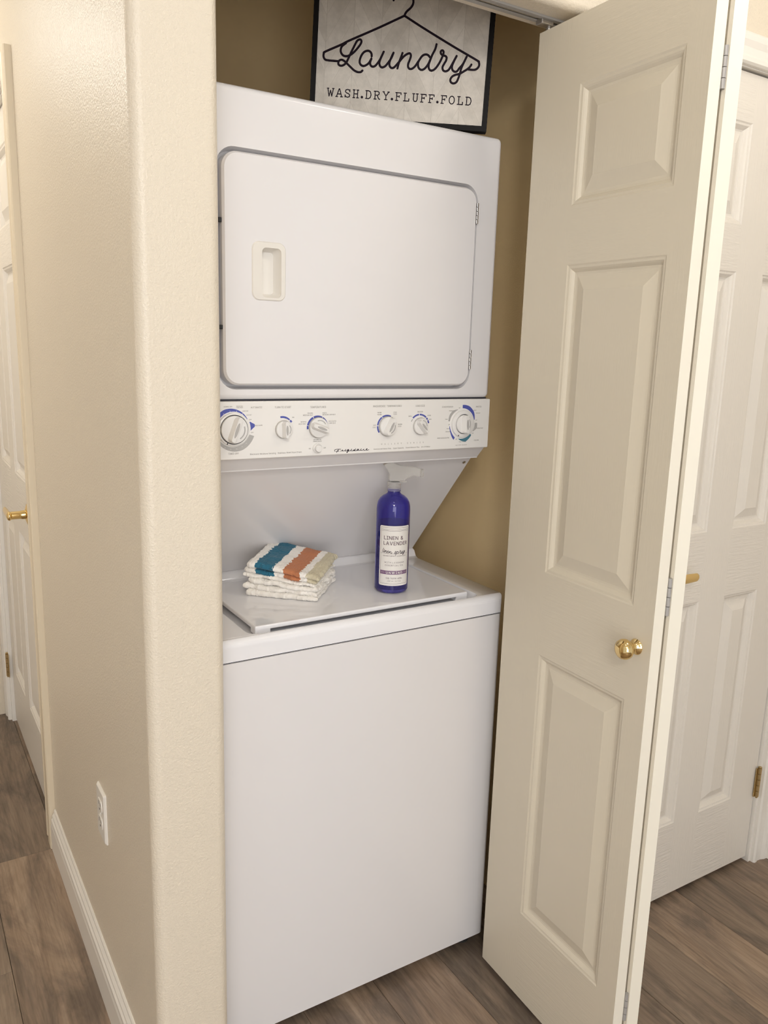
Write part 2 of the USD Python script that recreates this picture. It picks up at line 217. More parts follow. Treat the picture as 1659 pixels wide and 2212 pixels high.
# ---------------------------------------------------------------- walls and ceiling
CX = -0.1564                                                          # face of the left wall
CY = -0.221                                                           # face of the closet front
HT = 2.055                                                            # closet opening height
CH = 2.44
plan = sbox(CX, CY, CX + 0.106, 1.80).union(sbox(CX, CY, -0.0258, -0.115))
plan = plan.buffer(-0.019).buffer(0.019, quad_segs=12)
left = mf(ext(plan, CH)) - mbx(CX - .1, CX + .2, 0.93, 1.735, -0.1, 2.058)
put('wall_left', tm(left), WALL, None, 30, kind='structure')
hp = Polygon([(CY, HT), (-0.115, HT), (-0.115, CH), (CY, CH)]).buffer(-0.014).buffer(0.014, quad_segs=8).union(sbox(CY, HT + .1, -0.115, CH))
put('wall_header', prof_x(hp, -0.03, 0.815), WALL, None, 30, kind='structure')
fp = sbox(0.812, CY, 1.70, -0.115).buffer(-0.014).buffer(0.014, quad_segs=8)
put('wall_front', tm(mf(ext(fp, CH)) - mbx(0.945, 1.582, -1, 1, -0.1, 2.068)), WALL, None, 30, kind='structure')
put('wall_closet_back', bx(-0.0505, 0.92, 0.635, 0.72, 0, CH), CLOSET, None, False, kind='structure')
put('wall_closet_right', bx(0.825, 0.92, -0.116, 0.636, 0, CH), CLOSET, None, False, kind='structure')
put('wall_closet_left', bx(-0.0505, -0.046, -0.114, 0.636, 0, CH), CLOSET, None, False, kind='structure')
put('wall_right', bx(1.643, 1.72, -1.6, CY, 0, CH), WALL, None, False, kind='structure')
put('wall_back', bx(-1.35, CX + .1, 1.80, 1.86, 0, CH), WALL, None, False, kind='structure')
put('wall_passage', bx(-1.42, -1.35, -0.75, 1.86, 0, CH), WALL, None, False, kind='structure')
put('wall_behind_door', bx(0.93, 1.70, -0.05, 0.0, 0, CH), CLOSET, None, False, kind='structure')
put('ceiling', bx(-1.35, 1.72, -3.4, 1.86, CH, CH + 0.05), CEIL, None, False, kind='structure')

# baseboards
bb = Polygon([(0, 0), (0.0145, 0), (0.0145, 0.078), (0.0130, 0.086), (0.0130, 0.096), (0.0095, 0.101), (0.0095, 0.108), (0.0045, 0.116), (0.0045, 0.122), (0.002, 0.126), (0, 0.126)])
put('baseboard_left', remap(ext(bb, 1.020), (CX, CY + 0.008, 0), -X, Z, Y), TRIM, None, False, kind='structure', label='white moulded baseboard along the textured cream wall')
put('baseboard_right', remap(ext(bb, 1.35), (1.643, -1.585, 0), -X, Z, Y), TRIM, None, False, kind='structure')
# casings (profile: across the width, out of the wall)
def casing(w): return Polygon([(0, 0), (0, 0.010), (0.004, 0.0145), (0.012, 0.0145), (0.018, 0.0115), (0.032, 0.012), (0.044, 0.0165), (w - 0.004, 0.0175), (w, 0.015), (w, 0)])
t1 = thing('trim_1', 'painted casing and jamb around the left passage door', kind='structure')
put('casing', remap(ext(casing(0.088), 2.114), (CX, 0.900, 0.0), -Y, -X, Z), TRIM_C, t1, False)
put('casing', remap(ext(casing(0.062), 2.058), (CX, 1.733, 0.0), Y, -X, Z), TRIM, t1, False)
put('head_casing', remap(ext(casing(0.062), 0.897), (CX, 0.9005, 2.052), Z, -X, Y), TRIM, t1, False)
put('jamb', cat([bx(CX - .002, CX + .105, 0.905, 0.948, 0, 2.06), bx(CX - .002, CX + .105, 1.717, 1.74, 0, 2.06), bx(CX - .002, CX + .105, 0.905, 1.74, 2.046, 2.065)]), TRIM, t1, False)
t2 = thing('trim_2', 'white moulded casing around the right panel door', kind='structure')
CW = 0.0595
put('casing', remap(ext(casing(CW), 2.057), (1.573, CY, 0), X, -Y, Z), TRIM, t2, False)
put('casing', remap(ext(casing(CW), 2.057), (0.954, CY, 0), -X, -Y, Z), TRIM, t2, False)
put('head_casing', remap(ext(casing(CW), 0.738), (0.8945, CY, 2.057), Z, -Y, X), TRIM, t2, False)
put('jamb', cat([bx(0.945, 0.963, CY - .001, -0.116, 0, 2.068), bx(1.563, 1.582, CY - .001, -0.116, 0, 2.068), bx(0.945, 1.582, CY - .001, -0.116, 2.0545, 2.068)]), TRIM, t2, False)

# ---------------------------------------------------------------- moulded doors
RINGS = [(0, 0), (0.003, -0.0016), (0.007, -0.0022), (0.010, -0.0045), (0.014, -0.0085), (0.018, -0.0095), (0.022, -0.0095), (0.026, -0.0085), (0.045, -0.0025), (0.047, -0.0018)]
def raised_panel(s0, s1, z0, z1, t, deep=1.5):
    v, f = [], []
    for o, d in [(a, b * deep) for a, b in RINGS]: v += [(s0 + o, z0 + o, d), (s1 - o, z0 + o, d), (s1 - o, z1 - o, d), (s0 + o, z1 - o, d)]
    n = len(RINGS)
    for k in range(n - 1):
        for i in range(4): a, b = 4 * k + i, 4 * k + (i + 1) % 4; f.append((a, b, b + 4, a + 4))
    k = 4 * (n - 1); f.append((k, k + 1, k + 2, k + 3)); b0 = len(v)
    v += [(s0, z0, -t), (s1, z0, -t), (s1, z1, -t), (s0, z1, -t)]
    for i in range(4): j = (i + 1) % 4; f.append((b0 + i, b0 + j, j, i))
    f.append((b0 + 3, b0 + 2, b0 + 1, b0)); f = np.array(f)
    return trimesh.Trimesh(np.array(v, float), np.vstack([f[:, [0, 1, 2]], f[:, [0, 2, 3]]]), process=False)
def moulded_door(parent, o, u, n, w, z0, z1, t, cols, rows, ms, mr, leaf=None, eased=None, deep=1.5):
    """Door in the plane o + s u + z, facing n: stiles, rails and raised panels, each a mesh of its own. leaf: name of the part that holds them."""
    if leaf: parent_path = path(leaf, parent); UsdGeom.Xform.Define(stage, parent_path)
    else: parent_path = parent
    P = lambda m: remap(m, o, u, Z, n)
    ed = [0] + [c for c in cols for c in c] + [w]
    for a, b in zip(ed[::2], ed[1::2]):
        pr = sbox(a, -t, b, 0)                                            # an eased back corner on the stile at the fold
        if eased == 'end' and b == w: pr = pr.difference(Polygon([(b + .001, -t - .001), (b - .004, -t - .001), (b + .001, -t + .004)]))
        if eased == 'start' and a == 0: pr = pr.difference(Polygon([(-.001, -t - .001), (.005, -t - .001), (-.001, -t + .005)]))
        put('stile', remap(ext(pr, z1 - z0, z0), o, u, n, Z), ms, parent_path, False)
    zz = [z0] + [r for r in rows for r in r] + [z1]
    for c0, c1 in cols:
        for a, b in zip(zz[::2], zz[1::2]): put('rail', P(ext(sbox(c0, a, c1, b), t, -t)), mr, parent_path, False)
        for a, b in rows: put('panel', P(raised_panel(c0, c1, a, b, t, deep)), ms, parent_path, False)
    return parent_path
def butt_hinge(parent, o, u, n, zc, h=0.089, leafw=0.012, r=0.0055, m=BRASS_D):
    """Knuckled barrel at o with a leaf showing along u."""
    hp = put('hinge', cat([lathe([(0, -h / 2 + h / 5 * k + .0006), (r, -h / 2 + h / 5 * k + .0006), (r, -h / 2 + h / 5 * (k + 1) - .0006), (0, -h / 2 + h / 5 * (k + 1) - .0006)], 16, Z, np.array(o) + zc * Z) for k in range(5)]
        + [lathe([(0, h / 2), (r * .8, h / 2), (r, h / 2 + .003), (0, h / 2 + .006)], 12, Z, np.array(o) + zc * Z), lathe([(0, -h / 2), (r * .6, -h / 2), (r * .6, -h / 2 - .004), (0, -h / 2 - .005)], 12, Z, np.array(o) + zc * Z)]
        + [remap(bx(0, leafw, zc - h / 2, zc + h / 2, -.004, -.002), o, u, Z, n)]), m, parent, 40, 'worn brass butt hinge')
def lever_set(parent, o, out, along, zc, ln=0.11, reach=0.052):
    p = path('lever_handle', parent); UsdGeom.Xform.Define(stage, p); o = np.array(o, float) + zc * Z
    put('rose', lathe([(0, 0), (0.033, 0), (0.033, 0.004), (0.030, 0.008), (0.022, 0.011), (0.016, 0.013), (0, 0.013)], 40, out, o), BRASS, p, 40)
    put('shank', lathe([(0, 0.012), (0.0135, 0.012), (0.0125, 0.022), (0.0115, 0.028), (0.0115, reach), (0, reach)], 28, out, o), BRASS, p, 40)
    a = np.array(along, float); c = o + (reach - 0.004) * np.array(out, float)
    pts = [c - a * 0.006, c + a * ln * .35, c + a * ln * .75, c + a * ln]
    rr = [0.0135, 0.0125, 0.0115, 0.0105]
    hs = [M3.batch_hull([M3.sphere(r0, 16).scale((1, 1, 1)).translate(tuple(p0)), M3.sphere(r1, 16).translate(tuple(p1))]) for p0, p1, r0, r1 in zip(pts[:-1], pts[1:], rr[:-1], rr[1:])]
    lv = tm(M3.batch_boolean(hs, manifold3d.OpType.Add)); w = np.array(out, float)
    d = (lv.vertices - c) @ w; lv.vertices = lv.vertices - np.outer(d * 0.45, w)      # flattened bar
    put('lever', lv, BRASS, p, 40)

ROWS = [(0.226, 0.838), (1.021, 1.638), (1.745, 1.955)]
# left passage door, in the left wall, recessed behind its casing
d1 = thing('door_1', 'white six-panel passage door in the left wall with a brass lever', kind='structure')
moulded_door(d1, (-0.146, 0.951, 0), Y, -X, 0.764, 0.012, 2.044, 0.035, [(0.113, 0.346), (0.451, 0.669)], ROWS, STILE, RAIL_X)
lever_set(d1, (-0.146, 1.030, 0), -X, Y, 0.940, 0.085, 0.060)
butt_hinge(d1, (-0.1625, 1.722, 0), -Y, -X, 0.228, leafw=.02)
butt_hinge(d1, (-0.1625, 1.722, 0), -Y, -X, 1.05, leafw=.02)
butt_hinge(d1, (-0.1625, 1.722, 0), -Y, -X, 1.83, leafw=.02)
# right panel door
d2 = thing('door_2', 'white six-panel hall door on the right with a hinge near its foot', kind='structure')
moulded_door(d2, (0.966, -0.214, 0), X, -Y, 0.594, 0.016, 2.050, 0.035, [(0.109, 0.2475), (0.347, 0.485)], [(0.231, 0.844), (1.021, 1.636), (1.738, 1.952)], STILE, RAIL_X)
lever_set(d2, (1.026, -0.214, 0), -Y, X, 0.930, 0.10)
for zc in (0.255, 1.05, 1.86): butt_hinge(d2, (1.5635, -0.2215, 0), -X, -Y, zc, leafw=.012)
# ---------------------------------------------------------------- bifold closet door, folded open
bd = thing('bifold_door', 'cream bifold closet door standing folded open in front of the laundry machine, brass knob on its near leaf', 'closet door')
U1 = np.array([-0.0434, -0.99906, 0]); N1 = np.array([-0.99906, 0.0434, 0])      # along the first leaf, and out of the face that shows
O1 = np.array([0.638, -0.147, 0])
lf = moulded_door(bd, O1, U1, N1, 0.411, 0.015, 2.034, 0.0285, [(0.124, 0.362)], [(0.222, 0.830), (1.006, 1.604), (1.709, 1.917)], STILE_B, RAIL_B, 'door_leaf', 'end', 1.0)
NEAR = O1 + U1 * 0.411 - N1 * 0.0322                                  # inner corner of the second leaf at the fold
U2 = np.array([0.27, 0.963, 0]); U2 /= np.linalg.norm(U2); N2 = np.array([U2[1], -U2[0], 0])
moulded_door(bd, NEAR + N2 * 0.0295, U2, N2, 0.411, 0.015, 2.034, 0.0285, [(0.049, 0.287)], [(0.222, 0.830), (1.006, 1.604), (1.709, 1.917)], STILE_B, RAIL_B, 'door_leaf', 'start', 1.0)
for o_, u_, n_ in ((O1 + U1 * 0.411, U1, N1), (NEAR + N2 * 0.0295, -U2, N2)): put('edge_strip', remap(bx(0, 0.0004, 0.0155, 2.0335, -0.0245, 0), o_, u_, Z, n_), EDGE, bd, False, 'leaf edge in the same cream, lightened to look lit from the front')
for zc, h in ((1.875, 0.062), (1.034, 0.068), (0.205, 0.06)):
    c = O1 + U1 * 0.4105 - N1 * 0.0306 + zc * Z
    k = [lathe([(0, -h / 2 + h / 4 * i + .0005), (.0042, -h / 2 + h / 4 * i + .0005), (.0042, -h / 2 + h / 4 * (i + 1) - .0005), (0, -h / 2 + h / 4 * (i + 1) - .0005)], 14, Z, c) for i in range(4)]
    put('hinge', cat(k), PAINTED_STEEL, bd, 40, 'small painted steel hinge')
kn = O1 + U1 * 0.379 + 0.937 * Z
put('knob', lathe([(0, 0), (0.0135, 0), (0.0145, .002), (0.0125, .005), (0.0085, .008), (0.0075, .013), (0.009, .017), (0.0145, .020), (0.0180, .026), (0.0185, .031), (0.0168, .037), (0.0120, .0415), (0.006, .0435), (0, .044)], 40, N1, kn), BRASS, bd, 50, 'round polished brass knob')
put('guide_pin', lathe([(0, 0), (.005, 0), (.005, .022), (0, .022)], 14, Z, O1 + U1 * 0.008 - N1 * 0.014 + 2.032 * Z), STEEL, bd, 40)
tr = thing('door_track', 'grey metal track screwed under the top of the closet opening', 'door track')
put('channel', prof_x(Polygon([(-0.174, HT + .002), (-0.174, HT - 0.004), (-0.1645, HT - 0.004), (-0.1645, HT - 0.0025), (-0.1725, HT - 0.0025), (-0.1725, HT + .001), (-0.1475, HT + .001), (-0.1475, HT - .0025), (-0.155, HT - .0025), (-0.155, HT - .004), (-0.146, HT - .004), (-0.146, HT + .002)]), -0.022, 0.80), TRACK, tr, False)
put('slider', rbx(0.622, 0.652, -0.169, -0.151, HT - 0.012, HT - 0.0005, .002, 8), STEEL, tr, False)

# ---------------------------------------------------------------- wall outlet
oc = thing('wall_outlet', 'white duplex outlet plate low on the textured cream wall', 'wall outlet')
W1 = lambda m: remap(m, (CX, 0.163, 0.468), -Y, Z, -X)
pl = mf(W1(ext(rrect(-.035, .035, -.0575, .0575, .004), .002)))
pl = M3.batch_hull([pl, mf(W1(ext(rrect(-.031, .031, -.0535, .0535, .004), .0055)))])
put('cover_plate', tm(pl), PLASTIC, oc, 30)
for zc in (0.0195, -0.0195):
    rc = put('receptacle', W1(ext(Point(0, zc).buffer(.0172, quad_segs=12).intersection(sbox(-.02, zc - .0135, .02, zc + .0135)), .0024, .0045)), PLASTIC, oc, False)
    put('slot', W1(cat([ext(sbox(-.0075, zc + .0005, -.0055, zc + .009), .0003, .0069), ext(sbox(.0055, zc + .0005, .0075, zc + .008), .0003, .0069), ext(Point(0, zc - .0075).buffer(.0025), .0003, .0069)])), SHADOW, rc, False)
put('screw', lathe([(0, 0), (.0032, 0), (.0028, .0012), (0, .0016)], 16, -X, (CX - .0055, 0.163, 0.468)), PLASTIC, oc, 40)
# ---------------------------------------------------------------- stacked washer and dryer
ap = thing('laundry_center', 'white stacked washer and dryer standing in the closet', 'washer dryer')
WD = 0.683
def upright(x0, x1, y0, y1, r): return sbox(x0, y0, x1, y1).buffer(-r).buffer(r, quad_segs=8)
# washer
wb = mf(ext(upright(0, WD, -0.091, 0.60, 0.012), 0.857 - 0.027, 0.027))
put('washer_cabinet', tm(wb), ENAMEL, ap, 30)
put('shadow_gap', bx(0.004, WD - 0.004, -0.086, 0.60, 0.8565, 0.8602), SHADOW, ap, False)
topp = Polygon([(-0.091, 0.8600), (0.60, 0.8600), (0.60, 0.924), (0.300, 0.924), (0.286, 0.924), (0.276, 0.919), (0.268, 0.906), (0.258, 0.902), (-0.091, 0.902)])
corner = sbox(-0.091, 0.80, 0.2, 0.902).buffer(-0.016).buffer(0.016, quad_segs=8)
topp = topp.intersection(corner.union(sbox(0.0, 0.86, 0.6, 0.93)))
top = mf(prof_x(topp, 0.0, WD))
pocket = M3.batch_hull([mf(ext(rrect(0.080, 0.622, -0.072, 0.250, 0.02), 0.02, 0.886)).translate((0, 0, 0)), mf(ext(rrect(0.074, 0.628, -0.078, 0.256, 0.022), 0.002, 0.9025))])
top = (top - pocket) ^ mf(ext(upright(0, WD, -0.092, 0.60, 0.012), 1.0, 0.5))
put('washer_top', tm(top), ENAMEL_TOP, ap, 35)
lid = rbx(0.095, 0.608, -0.055, 0.247, 0.8985, 0.908, 0.003, 16)
lid = lid + rbx(0.095, 0.128, -0.055, -0.030, 0.8895, 0.906, 0.003, 12) + rbx(0.575, 0.608, -0.055, -0.030, 0.8895, 0.906, 0.003, 12)
ld = put('washer_lid', tm(lid), ENAMEL_TOP, ap, 30)
for x in (0.592, 0.099): put('lid_bumper', tm(rbx(x, x + .012, -0.051, -0.043, 0.8865, 0.8905, 0.001, 8)), RED, ld, False, 'small red rubber bumper under the corner')
for x in (0.035, WD - 0.04):
    for y in (-0.055, 0.55):
        put('foot', lathe([(0, 0), (.018, 0), (.018, .008), (.008, .010), (.008, .030), (0, .030)], 20, Z, (x, y, 0)), RUBBER, ap, 40)
put('base_frame', bx(0.012, WD - 0.012, -0.078, 0.58, 0.0255, 0.0275), STEEL, ap, False)
# sloped back panel and the support under the console
put('back_panel', prof_x(Polygon([(0.050, 1.1985), (0.2835, 0.9235), (0.60, 0.9235), (0.60, 1.1985)]), 0.0015, WD - 0.0015), ENAMEL, ap, 30)
put('console_base', prof_x(Polygon([(0.0035, 1.3345), (0.0035, 1.228), (0.0295, 1.2005), (0.030, 1.198), (0.60, 1.198), (0.60, 1.3345)]), 0.002, WD - 0.002), ENAMEL, ap, 30)
put('screw', lathe([(0, 0), (.0042, 0), (.0038, .0016), (0, .0024)], 18, (0, -0.76, -0.65), (0.668, 0.0615, 1.184)), STEEL, ap, 40, 'small steel screw head')
# dryer
dr = rbx(0, WD, 0.0, 0.60, 1.338, 1.882, 0.011, 24)
dr = dr - M3.batch_hull([mf(front(ext(rrect(0.0475, 0.6235, 1.3575, 1.7805, 0.034), 0.002), 0.0005)), mf(front(ext(rrect(0.0515, 0.6195, 1.3615, 1.7765, 0.031), 0.002), 0.026))])
put('dryer_cabinet', tm(dr), ENAMEL, ap, 30)
put('shadow_gap', bx(0.004, WD - 0.004, 0.006, 0.60, 1.3340, 1.3385), SHADOW, ap, False)
door = M3.batch_hull([mf(front(ext(rrect(0.0555, 0.6165, 1.3655, 1.7725, 0.029), 0.028), 0.0245)), mf(front(ext(rrect(0.0590, 0.6130, 1.3690, 1.7690, 0.026), 0.0335), 0.0245))])
DY = -0.009                                                            # face of the dryer door
hole = mf(front(ext(rrect(0.1285, 0.1675, 1.5255, 1.6145, 0.008), 0.05), DY + 0.022))
door = door - hole
dd = put('dryer_door', tm(door), ENAMEL, ap, 30)
plate = M3.batch_hull([mf(front(ext(rrect(0.1095, 0.1765, 1.5205, 1.6245, 0.014), 0.0005), DY)), mf(front(ext(rrect(0.1112, 0.1748, 1.5222, 1.6228, 0.0125), 0.0022), DY))])
dish = M3.batch_hull([mf(front(ext(rrect(0.1290, 0.1670, 1.5260, 1.6140, 0.008), 0.004), DY)), mf(front(ext(rrect(0.1300, 0.1600, 1.5330, 1.6080, 0.006), 0.002), DY + 0.019))])
shell = M3.batch_hull([mf(front(ext(rrect(0.1286, 0.1674, 1.5256, 1.6144, 0.008), 0.002), DY + 0.0005)), mf(front(ext(rrect(0.1290, 0.1660, 1.5290, 1.6110, 0.008), 0.002), DY + 0.0215))])
put('door_pull', tm((plate + shell) - dish), PLASTIC, dd, 30, 'recessed white plastic door pull')
for x, zc in ((0.6195, 1.724), (0.6195, 1.421)):
    n = 5; h = 0.042
    put('hinge', cat([lathe([(0, -h / 2 + h / n * i + .0006), (.0030, -h / 2 + h / n * i + .0006), (.0030, -h / 2 + h / n * (i + 1) - .0006), (0, -h / 2 + h / n * (i + 1) - .0006)], 14, Z, (x, -0.0045, zc)) for i in range(n)]), STEEL, dd, 40, 'dull steel hinge barrel')
for zc in (1.655, 1.470): put('catch', tm(rbx(0.0495, 0.0555, -0.004, 0.004, zc - .004, zc + .004, .001, 8)), RUBBER, dd, False)
# control console
PY = -0.004
cp = put('control_panel', tm(rbx(-0.001, WD + 0.001, PY, 0.02, 1.226, 1.3355, 0.0025, 12)), PANEL, ap, 30)
K = [(0.0733, 1.2838), (0.1748, 1.2812), (0.2496, 1.2829), (0.4112, 1.2812), (0.4935, 1.2795), (0.6076, 1.2813)]
fr = lambda poly, d=0.0003: front(ext(poly, d), PY)
U = shapely.union_all
blue = [arc(K[0], 0.0332, [.0385, .0408, .0405, .037, .0340], 195, 33, 40), arc(K[0], 0.0350, [.0352, .0385, .0437, .044, .0395, .0365], -5, 22),
        arc(K[1], [.0222, .0215, .0215], [.0258, .0252, .0240], 103, 52), arc(K[1], .0208, .0245, 48, 36)]
blue += [arc(K[2], .0197, .0235, a, b) for a, b in ((188, 171), (168, 117), (113, 63), (59, 17), (13, -11))]
blue += [arc(K[3], .0205, .0236, a, b) for a, b in ((215, 179), (174, 124), (120, 65), (25, 2), (-3, -40))]
blue += [arc(K[4], .0226, .0260, a, b) for a, b in ((135, 95), (90, 48), (44, 33), (29, 13))]
blue += [arc(K[5], [.0345, .0340, .0338, .0335], [.0416, .0425, .0405, .0350], 91, 14), arc(K[5], [.0335, .0335, .0350], [.0345, .0365, .0410], -172, -122)]
for b_ in blue: put('dial_scale', fr(b_), BLUE, cp, False, 'blue printed dial scale')
tick = U([LineString([(K[0][0] + .0325 * math.cos(a), K[0][1] + .0325 * math.sin(a)), (K[0][0] + .035 * math.cos(a), K[0][1] + .035 * math.sin(a))]).buffer(.0003) for a in np.radians([122, 100, 78, 57])])
put('dial_tick', fr(tick, 0.0005), PANEL, cp, False)
grey = [arc(K[0], [.034, .0335, .0333, .0333], [.0440, .0435, .0400, .0375], -18, -160, 40), arc(K[3], .0208, .0226, 58, 30), arc(K[4], .0222, .0240, 155, 140),
        arc(K[5], [.0335, .0338, .0345, .0345], [.0345, .0395, .0405, .0385], 113, 170), arc(K[5], [.0350, .0350, .0345], [.0415, .0430, .0355], 2, -30)]
for b_ in grey: put('dial_scale', fr(b_), GREY_L, cp, False, 'grey printed dial scale')
put('dial_scale', fr(arc(K[5], [.0330, .0330, .0335], [.0370, .0415, .0345], -44, -104)), TEAL, cp, False, 'teal printed dial scale')
leg = [text(s, h, x, z, al) for s, x, z, al, h in LEGENDS]
nums = [text(str(10 * k), .0017, K[0][0] + .0375 * math.cos(a), K[0][1] + .0375 * math.sin(a) - .0009) for k, a in zip((6, 5, 4, 3, 2, 1), np.radians([-46, -62, -80, -98, -116, -135]))]
def fit(s, x0, z0, x1, h):
    m = text(s, h, 0, 0, 'l'); b = m.bounds; m.apply_translation((-b[0][0], 0, 0)); m.apply_scale(((x1 - x0) / (b[1][0] - b[0][0]), 1, 1)); m.apply_translation((x0, z0, 0)); return m
leg += [fit('Electronic Moisture Sensing   Stainless Steel Dryer Drum', 0.1067, 1.2340, 0.2153, .0029), fit('Commercial Heavy Duty    Super Capacity    Sound Silencer Plus    3/4 HP Motor', 0.381, 1.2328, 0.524, .0027)]
for k, ch in enumerate('GALLERY SERIES'):
    if ch != ' ': leg.append(text(ch, .0029, 0.4002 + (0.5052 - 0.4002) * k / 13, 1.2424))
for m in leg: put('printed_legend', front(m, PY), TYPE, cp, False)
for m in nums: put('scale_number', front(m, PY - .0003), PANEL, cp, False)
put('script_emblem', fr(U([stroke(s, .00085) for s in SCRIPT]), .0004), INK, cp, False, 'dark script lettering at the middle of the panel')
def dial(c, r, ring, grip_deg, w, inset=True, label=None):
    """A round dial with a raised finger grip across it; grip_deg is the way its pointer shows."""
    o = np.array([c[0], PY, c[1]])
    p = path('dial', ap); UsdGeom.Xform.Define(stage, p)
    if label: stage.GetPrimAtPath(p).SetCustomDataByKey('label', label)
    if ring:
        put('dial_ring', lathe([(0, 0), (ring, 0), (ring, .003), (ring * .985, .005), (ring * .90, .0062), (r * 1.06, .0062), (r * 1.05, .0045), (0, .0045)], 56, -Y, o), KNOB, p, 40)
        put('dial_mark', front(ext(affinity.rotate(sbox(-.0009, -ring * .985, .0009, -ring * .90), 28 * -1, origin=(0, 0)), .0004, .0062), 0).apply_translation(o), INK, p, False)
    put('dial_body', lathe([(0, 0), (r, 0), (r, .0075), (r * .975, .0092), (r * .9, .0100), (0, .0108)], 56, -Y, o), KNOB, p, 40)
    put('dial_gap', lathe([(r * .99, .0046), (r * 1.05, .0046), (r * 1.05, .0047), (r * .99, .0047)], 56, -Y, o), SHADOW if ring else GREY, p, 40)
    a = math.radians(grip_deg - 90)
    R = lambda m: remap(m, o, (math.cos(a), 0, math.sin(a)), (-math.sin(a), 0, math.cos(a)), -Y)
    base = mf(ext(LineString([(0, -r * .66), (0, r * .62)]).buffer(w * 1.25, quad_segs=8).intersection(Point(0, 0).buffer(r * .985, quad_segs=24)), .003, .0085))
    ridge = mf(ext(LineString([(0, -r * .74), (0, r * .80)]).buffer(w * .62, quad_segs=8).intersection(Point(0, 0).buffer(r * .97, quad_segs=24)), .002, .0195))
    gp = put('grip', R(tm(M3.batch_hull([base, ridge]))), KNOB, p, 30)
    put('grip_inset', R(ext(affinity.scale(Point(0, -r * .02).buffer(1, quad_segs=12), w * .46, r * .56), .0004, .0214)), GREY_L, p, False, 'grey inset on the grip')
    put('grip_mark', R(ext(affinity.translate(arc((0, 0), r * .70, r * .78, -40, 38), 0, 0), .0006, .0102)), GREY_L, p, False)
dial(K[0], .0262, .0312, 70, .0065, label='large drying timer dial at the left end')
dial(K[1], .0168, 0, 92, .0050, label='start dial')
dial(K[2], .0198, 0, 160, .0058, label='dryer temperature dial')
dial(K[3], .0200, 0, 62, .0056, label='wash temperature dial')
dial(K[4], .0174, 0, 132, .0052, label='load size dial')
dial(K[5], .0205, .0300, 94, .0062, label='large wash cycle dial at the right end')
bt = put('push_button', lathe([(0, 0), (.0098, 0), (.0098, .0035), (.0088, .0045), (.0078, .0040), (.0074, .0040), (.0074, .0085), (.0066, .0098), (0, .0104)], 40, -Y, (0.2492, PY, 1.2416)), KNOB, ap, 40)
# ---------------------------------------------------------------- framed sign on the dryer
SH = np.array([0.84474932, -0.53408341, -0.03396335]); SV = np.array([0.03785669, -0.00366866, 0.99927644])
SN = np.cross(SH, SV); SN = SN / np.linalg.norm(SN)                    # towards the viewer
if SN @ (EYE - np.array([.5, .1, 2.])) < 0: SN = -SN
sm = np.eye(4); sm[0, :3] = SH; sm[1, :3] = SV; sm[2, :3] = SN; sm[3, :3] = (0.6332, 0.004, 1.8829)
sg = thing('laundry_sign', 'black framed sign with a coat hanger and the word Laundry, standing on the dryer', 'sign', matrix=sm)
U0, U1s, V0, V1 = -0.3660, 0.0045, 0.0055, 0.372
fw = 0.0105
put('frame', ext(sbox(U0, V0, U1s, V1).difference(sbox(U0 + fw, V0 + fw, U1s - fw, V1 - fw)), 0.021, -0.019), BLACK, sg, False)
POSTER = mat('whitewashed_chevron_print', {
    't': ('texture_coordinate', {}), 's': ('separate_xyz', {}), 'cu': ('math', {'math_type': 'divide', 'value2': 0.0565}), 'pp': ('math', {'math_type': 'pingpong', 'value2': 1.0}),
    'sl': ('math', {'math_type': 'multiply', 'value2': 0.100}), 'w': ('math', {'math_type': 'subtract'}), 'wd': ('math', {'math_type': 'divide', 'value2': 0.052}),
    'fl': ('math', {'math_type': 'floor'}), 'fc': ('math', {'math_type': 'floor'}), 'cv': ('combine_xyz', {}), 'wn': ('white_noise_texture', {}),
    'fr': ('math', {'math_type': 'fraction'}), 'lt': ('math', {'math_type': 'less_than', 'value2': 0.018}), 'fu': ('math', {'math_type': 'fraction'}), 'lu': ('math', {'math_type': 'less_than', 'value2': 0.014}), 'mx': ('math', {'math_type': 'maximum'}),
    'r': ('rgb_ramp', {'ramp': [(0, (0.66, 0.615, 0.55)), (1, (0.76, 0.715, 0.65))]}), 'n': ('noise_texture', {'scale': 34, 'detail': 5, 'roughness': .65}), 'nr': ('rgb_ramp', {'ramp': [(.38, (0.90, 0.89, 0.88)), (.66, (1.08, 1.07, 1.06))]}),
    'm1': ('mix', {'mix_type': 'multiply', 'fac': 1.0}), 'm2': ('mix', {'color2': (0.54, 0.49, 0.43)}), 'p': ('principled_bsdf', {'roughness': 0.45})},
    [('t.object', 's.vector'), ('s.x', 'cu.value1'), ('cu.value', 'pp.value1'), ('pp.value', 'sl.value1'), ('s.y', 'w.value1'), ('sl.value', 'w.value2'), ('w.value', 'wd.value1'), ('wd.value', 'fl.value1'), ('cu.value', 'fc.value1'),
     ('fl.value', 'cv.x'), ('fc.value', 'cv.y'), ('cv.vector', 'wn.vector'), ('wn.value', 'r.fac'), ('wd.value', 'fr.value1'), ('fr.value', 'lt.value1'), ('cu.value', 'fu.value1'), ('fu.value', 'lu.value1'), ('lt.value', 'mx.value1'), ('lu.value', 'mx.value2'),
     ('t.object', 'n.vector'), ('n.fac', 'nr.fac'), ('r.color', 'm1.color1'), ('nr.color', 'm1.color2'), ('m1.color', 'm2.color1'), ('mx.value', 'm2.fac'), ('m2.color', 'p.base_color')])
ps = put('poster', ext(sbox(U0 + fw - .001, V0 + fw - .001, U1s - fw + .001, V1 - fw + .001), 0.004, -0.005), POSTER, sg, False, 'pale chevron plank print')
put('hanger_lettering', ext(U([stroke(s, 0.0043) for s in HANGER]), 0.0003, -0.001), INK, ps, False, 'dark coat hanger outline with the script word Laundry')
